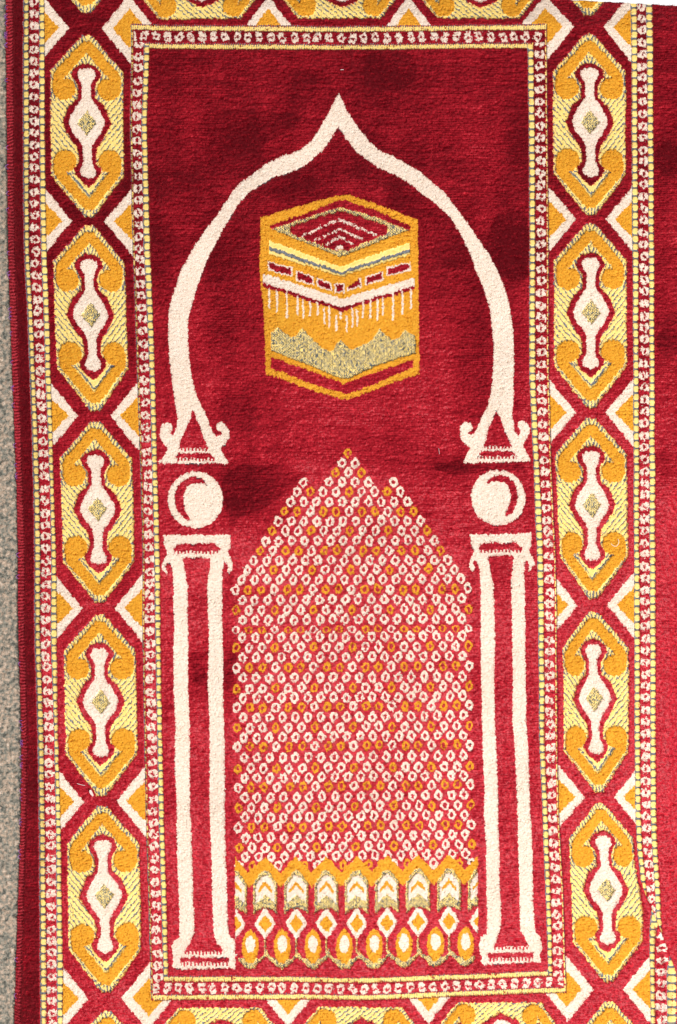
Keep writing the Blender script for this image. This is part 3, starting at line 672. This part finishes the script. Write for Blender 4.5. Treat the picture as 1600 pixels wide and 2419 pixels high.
# ------------------------------------------------------------------ build the rug
rug = bpy.data.objects.new('prayer_rug', None); COL.objects.link(rug)
rug['label'] = 'red, cream and gold patterned rug lying flat on grey carpet'; rug['category'] = 'rug'
idx = np.arange((ny + 1) * (nx + 1)).reshape(ny + 1, nx + 1)
vflat = W3(VXg.ravel(), VYg.ravel(), HV.ravel())
Dv = cell2vert(D); redv = cell2vert((MATN == RED).astype(np.float32))
tilt = (-0.35 + 1.3 * Dv) * redv
napf = np.stack([-LDIR[0] * tilt, -LDIR[1] * tilt, 0 * tilt], -1).reshape(-1, 3)
jj_all, ii_all = np.nonzero(RUG)
pa_all = PART[jj_all, ii_all]
order = np.argsort(pa_all, kind='stable'); jj_all = jj_all[order]; ii_all = ii_all[order]; pa_all = pa_all[order]
so = np.argsort(sp_, kind='stable'); sp_s = sp_[so]
objs = {}
for pid, (nm, par, lab) in enumerate(parts):
    a, b = np.searchsorted(pa_all, [pid, pid + 1])
    if b - a < 12: continue
    J, I = jj_all[a:b], ii_all[a:b]
    q = np.stack([idx[J, I], idx[J + 1, I], idx[J + 1, I + 1], idx[J, I + 1]], -1)
    uv, inv = np.unique(q, return_inverse=True); q = inv.reshape(-1, 4)
    V = vflat[uv]; NP = napf[uv]
    qm = MATN[J, I]; qa = JIT[J, I] * .1
    c, d_ = np.searchsorted(sp_s, [pid, pid + 1]); k = so[c:d_]
    nb = len(V)
    V = np.concatenate([V, np.stack([PA[k], PB[k], PC[k]], 1).reshape(-1, 3)]); NP = np.concatenate([NP, np.zeros((3 * len(k), 3))])
    tr = nb + np.arange(3 * len(k)).reshape(-1, 3)
    o = make_obj(nm, V, q, tr, qm, sm_[k], qa, srnd[k], M, objs.get(par, rug) if par >= 0 else rug, nap=NP)
    if lab: o['label'] = lab
    objs[pid] = o

# backing cloth under the pile
st = 12; cb = []
gx = np.arange(20, 1636, 14.0); gy = np.arange(-60, 2470, 14.0)
GX, GY = np.meshgrid(gx, gy)
gi = ((GX - X0) / STEP).astype(int).clip(0, nx - 1); gj = ((GY - Y0) / STEP).astype(int).clip(0, ny - 1)
wv_ = np.minimum(WAVE, np.roll(WAVE, 8, 1))[gj, gi]
ext = 20
GXc = np.clip(GX, E0(GY) + 8, RE(GY) - 8); GYc = np.maximum(GY, TOPE(GX) + 8)
top = W3(GXc.ravel(), GYc.ravel(), (wv_ * .9 + 1.6).ravel()); botm = W3(GXc.ravel(), GYc.ravel(), (wv_ * .9 * 0 + .3).ravel())
n1 = GX.size; id2 = np.arange(n1).reshape(GX.shape)
qt = np.stack([id2[:-1, :-1], id2[1:, :-1], id2[1:, 1:], id2[:-1, 1:]], -1).reshape(-1, 4)
qb = qt[:, ::-1] + n1
ring = np.concatenate([id2[0, :], id2[1:, -1], id2[-1, -2::-1], id2[-2:0:-1, 0]])
rn = np.roll(ring, -1); qs = np.stack([ring, rn, rn + n1, ring + n1], -1)
Q = np.concatenate([qt, qb, qs]); Z0 = np.zeros(len(Q))
mb = {0: fabric('backing_cloth', (.2, .03, .04), (.3, .06, .06), nap=False)}
make_obj('backing', np.concatenate([top, botm]), Q, np.zeros((0, 3), int), Z0.astype(int), np.zeros(0, int), Z0, np.zeros(0), mb, rug)

# thin threads ------------------------------------------------------------------
def tube(pts, rad, name, mat, parent=None):
    cu = bpy.data.curves.new(name, 'CURVE'); cu.dimensions = '3D'; cu.bevel_depth = rad * S; cu.bevel_resolution = 2
    for pl_ in pts:
        sp = cu.splines.new('NURBS'); sp.points.add(len(pl_) - 1); sp.use_endpoint_u = True; sp.order_u = 3
        for p, (a, b, c) in zip(sp.points, pl_): p.co = ((a - CXU) * S, (CYU - b) * S, c * S, 1)
    ob = bpy.data.objects.new(name, cu); COL.objects.link(ob)
    dg = bpy.context.evaluated_depsgraph_get(); me = bpy.data.meshes.new_from_object(ob.evaluated_get(dg))
    bpy.data.objects.remove(ob)
    o = bpy.data.objects.new(name, me); COL.objects.link(o); me.materials.clear(); me.materials.append(mat)
    if parent: o.parent = parent
    return o
mp = fabric('violet_thread', (.35, .10, .5), (.5, .2, .62), nap=False)
mw = fabric('white_lint', (.8, .78, .75), (.9, .88, .85), nap=False)
loops = []
for yk in list(rng.uniform(25, 110, 7)) + list(rng.uniform(0, 2400, 42)):
    e = float(E0(yk)); a = rng.uniform(1.5, 5)
    loops.append([(e + 4, yk, 7), (e + 1 - a * .4, yk + 1.5, 6), (e - a, yk + rng.uniform(2, 6), 3), (e + 1 - a * .3, yk + rng.uniform(7, 10), 5), (e + 4, yk + rng.uniform(8, 13), 7)])
for lp_ in loops: tube([lp_], .45, 'fringe_thread', mp, rug)
def hsurf(a, b): 
    return float(H[int((b - Y0) / STEP), int((a - X0) / STEP)])
lint = [('short white fibre lying on the red velvet above the arch tip', [(805, 168), (808, 167), (812, 168)], .6),
        ('curled pale fibre on the lower gold scroll of the third right medallion', [(1442, 1284), (1446, 1289), (1454, 1291), (1459, 1285), (1461, 1278), (1458, 1273)], .5),
        ('tiny pale upright fibre between the lattice peak and the right column capital', [(1036, 1059), (1037, 1066), (1038, 1073)], .3),
        ('pale fibre lying across the red cross left of the pale flake', [(185, 1848), (192, 1851), (204, 1853)], .45),
        ('dark and pale thread end beside the volute of the left column', [(531, 1321), (533, 1326), (536, 1333)], .45)]
for lab, pts, r_ in lint:
    o = tube([[(a, b, hsurf(a, b) + 4.0) for a, b in pts]], r_, 'lint_fibre', mw)
    o['label'] = lab; o['category'] = 'lint'; o['group'] = 'stray lint fibres on the rug'
# pale flake
import bmesh
bm = bmesh.new(); fl = [(214, 1864), (218, 1863), (221, 1868), (224, 1876), (222, 1879), (217, 1874), (214, 1869)]
z = hsurf(218, 1872) + 3
t_ = [bm.verts.new(((a - CXU) * S, (CYU - b) * S, (z + 2.2 + .5 * math.sin(a)) * S)) for a, b in fl]
l_ = [bm.verts.new(((a - CXU) * S, (CYU - b) * S, z * S)) for a, b in fl]
bm.faces.new(t_[::-1]); bm.faces.new(l_)
for i in range(len(fl)): bm.faces.new((t_[i], t_[(i + 1) % 7], l_[(i + 1) % 7], l_[i]))
bmesh.ops.recalc_face_normals(bm, faces=bm.faces)
me = bpy.data.meshes.new('debris_flake'); bm.to_mesh(me); bm.free(); me.materials.append(fabric('pale_flake', (.7, .55, .5), (.8, .65, .6), nap=False))
o = bpy.data.objects.new('debris_flake', me); COL.objects.link(o)
o['label'] = 'small pale pinkish flake lying on the red crossing of the left border'; o['category'] = 'flake'

# ------------------------------------------------------------------ carpet floor
FS = 1.8
fx0, fx1, fy0, fy1 = -330.0, 80.0, -110.0, 2520.0
fnx = int((fx1 - fx0) / FS); fny = int((fy1 - fy0) / FS)
fxs = fx0 + np.arange(fnx + 1) * FS; fys = fy0 + np.arange(fny + 1) * FS
FX, FY = np.meshgrid(fxs, fys)
def fn2(sx, sy, seed):
    return fnoise(FX.shape, sx, sy, seed)
# looped knots: cellular bumps
cs = 9.0
cxn = int((fx1 - fx0) / cs) + 3; cyn = int((fy1 - fy0) / cs) + 3
r3 = np.random.default_rng(33); ox = r3.uniform(.1, .9, (cyn, cxn)); oy = r3.uniform(.1, .9, (cyn, cxn)); oc_ = r3.uniform(0, 1, (cyn, cxn))
gxx = (FX - fx0) / cs; gyy = (FY - fy0) / cs; bi = gxx.astype(int); bj = gyy.astype(int)
best = np.full(FX.shape, 9.0); bc = np.zeros(FX.shape)
for dj in (-1, 0, 1):
    for di in (-1, 0, 1):
        I_ = np.clip(bi + di, 0, cxn - 1); J_ = np.clip(bj + dj, 0, cyn - 1)
        dd = np.hypot(gxx - I_ - ox[J_, I_], gyy - J_ - oy[J_, I_])
        k_ = dd < best; best = np.where(k_, dd, best); bc = np.where(k_, oc_[J_, I_], bc)
FH = -5.0 + 5.0 * np.sqrt(np.clip(1 - (best / .85) ** 2, 0, 1)) * (.6 + .4 * bc) + .8 * fn2(1.8, 1.8, 91) + .8 * fn2(25, 25, 92)
FH = np.minimum(FH, .2)
FXj = FX + .5 * fn2(1.5, 1.5, 93); FYj = FY + .5 * fn2(1.5, 1.5, 94)
V = W3(FXj.ravel(), FYj.ravel(), FH.ravel()); fi = np.arange(FX.size).reshape(FX.shape)
Qf = np.stack([fi[:-1, :-1], fi[1:, :-1], fi[1:, 1:], fi[:-1, 1:]], -1).reshape(-1, 4)
# wool wisps
NW = 190000
wx_ = rng.uniform(fx0, fx1, NW); wy_ = rng.uniform(fy0, fy1, NW)
wi = ((wx_ - fx0) / FS).astype(int).clip(0, fnx); wj = ((wy_ - fy0) / FS).astype(int).clip(0, fny)
aa = rng.uniform(0, 2 * np.pi, NW); ln = rng.uniform(2.5, 7, NW); ww = rng.uniform(.35, .8, NW)
zz = FH[wj, wi]
pa = W3(wx_ - np.sin(aa) * ww, wy_ + np.cos(aa) * ww, zz - .4); pb = W3(wx_ + np.sin(aa) * ww, wy_ - np.cos(aa) * ww, zz - .4); pc = W3(wx_ + np.cos(aa) * ln, wy_ + np.sin(aa) * ln, zz + rng.uniform(.3, 1.6, NW))
trf = len(V) + np.arange(3 * NW).reshape(-1, 3)
V2 = np.concatenate([V, np.stack([pa, pb, pc], 1).reshape(-1, 3)])
m, t, b = nt('grey_wool_carpet'); N = t.nodes.new; L = t.links.new
tc = N('ShaderNodeTexCoord'); n1_ = N('ShaderNodeTexNoise'); n1_.inputs['Scale'].default_value = 260; n1_.inputs['Detail'].default_value = 4; L(tc.outputs['Object'], n1_.inputs['Vector'])
at = N('ShaderNodeAttribute'); at.attribute_name = 'rnd'; ad = N('ShaderNodeMath'); ad.operation = 'ADD'; L(n1_.outputs['Fac'], ad.inputs[0]); L(at.outputs['Fac'], ad.inputs[1])
cr_ = N('ShaderNodeValToRGB'); e = cr_.color_ramp.elements
e[0].position = .3; e[0].color = (.10, .10, .085, 1); e[1].position = .72; e[1].color = (.54, .44, .35, 1)
for p_, c_ in ((.42, (.23, .22, .18, 1)), (.52, (.34, .29, .23, 1)), (.60, (.44, .32, .23, 1))):
    q_ = e.new(p_); q_.color = c_
L(ad.outputs[0], cr_.inputs[0]); L(cr_.outputs[0], b.inputs['Base Color']); b.inputs['Roughness'].default_value = .95; b.inputs['Specular IOR Level'].default_value = .05
cell_r = (bc[:-1, :-1].ravel() - .5) * .22
carpet = make_obj('carpet_floor', V2, Qf, trf, np.zeros(len(Qf), int), np.zeros(NW, int), cell_r, rng.uniform(-.14, .14, NW), {0: m}, None)
carpet['kind'] = 'structure'
# the rest of the floor, coarse, a little lower
me = bpy.data.meshes.new('floor'); R_ = 1.6
me.from_pydata([(-R_, -R_, -.0026), (R_, -R_, -.0026), (R_, R_, -.0026), (-R_, R_, -.0026)], [], [(0, 1, 2, 3)]); me.materials.append(m)
o = bpy.data.objects.new('floor', me); COL.objects.link(o); o['kind'] = 'structure'
# white surface showing past the cut top edge
mwb, t, b = nt('white_board'); b.inputs['Base Color'].default_value = (.9, .9, .9, 1); b.inputs['Roughness'].default_value = .6
bm = bmesh.new(); pb_ = [(1300, TOPE(1300) + .6), (2300, TOPE(2300) + .6), (2300, -600), (1300, -600)]
tp = [bm.verts.new(((a - CXU) * S, (CYU - b) * S, 8.5 * S)) for a, b in pb_]; bt = [bm.verts.new(((a - CXU) * S, (CYU - b) * S, -4 * S)) for a, b in pb_]
bm.faces.new(tp); bm.faces.new(bt[::-1])
for i in range(4): bm.faces.new((tp[i], bt[i], bt[(i + 1) % 4], tp[(i + 1) % 4]))
bmesh.ops.recalc_face_normals(bm, faces=bm.faces)
me = bpy.data.meshes.new('backdrop'); bm.to_mesh(me); bm.free(); me.materials.append(mwb)
o = bpy.data.objects.new('backdrop', me); COL.objects.link(o); o['kind'] = 'structure'

# ------------------------------------------------------------------ light, camera
w = bpy.data.worlds.new('World'); scene.world = w; w.use_nodes = True
bg = w.node_tree.nodes['Background']; bg.inputs[0].default_value = (.93, .96, 1, 1); bg.inputs[1].default_value = .42
def area(name, loc, size, power, col):
    l = bpy.data.lights.new(name, 'AREA'); l.shape = 'SQUARE'; l.size = size; l.energy = power; l.color = col
    o = bpy.data.objects.new(name, l); COL.objects.link(o); o.location = loc
    from mathutils import Vector
    o.rotation_euler = (Vector((0.05, -.05, 0)) - Vector(loc)).to_track_quat('-Z', 'Y').to_euler(); return o
area('key_lamp', (1.8, -2.1, 3.0), 1.0, 238, (1, .965, .94))
cam = bpy.data.cameras.new('camera'); co = bpy.data.objects.new('camera', cam); COL.objects.link(co)
DIST = 2.4
co.location = (0, 0, DIST + .0045); co.rotation_euler = (0, 0, 0)
cam.sensor_fit = 'VERTICAL'; cam.sensor_height = 24; cam.lens = 12 * DIST / (1209.5 * S)
cam.clip_end = 50
scene.camera = co
scene.view_settings.view_transform = 'Standard'; scene.view_settings.look = 'None'
scene.view_settings.exposure = 0.0
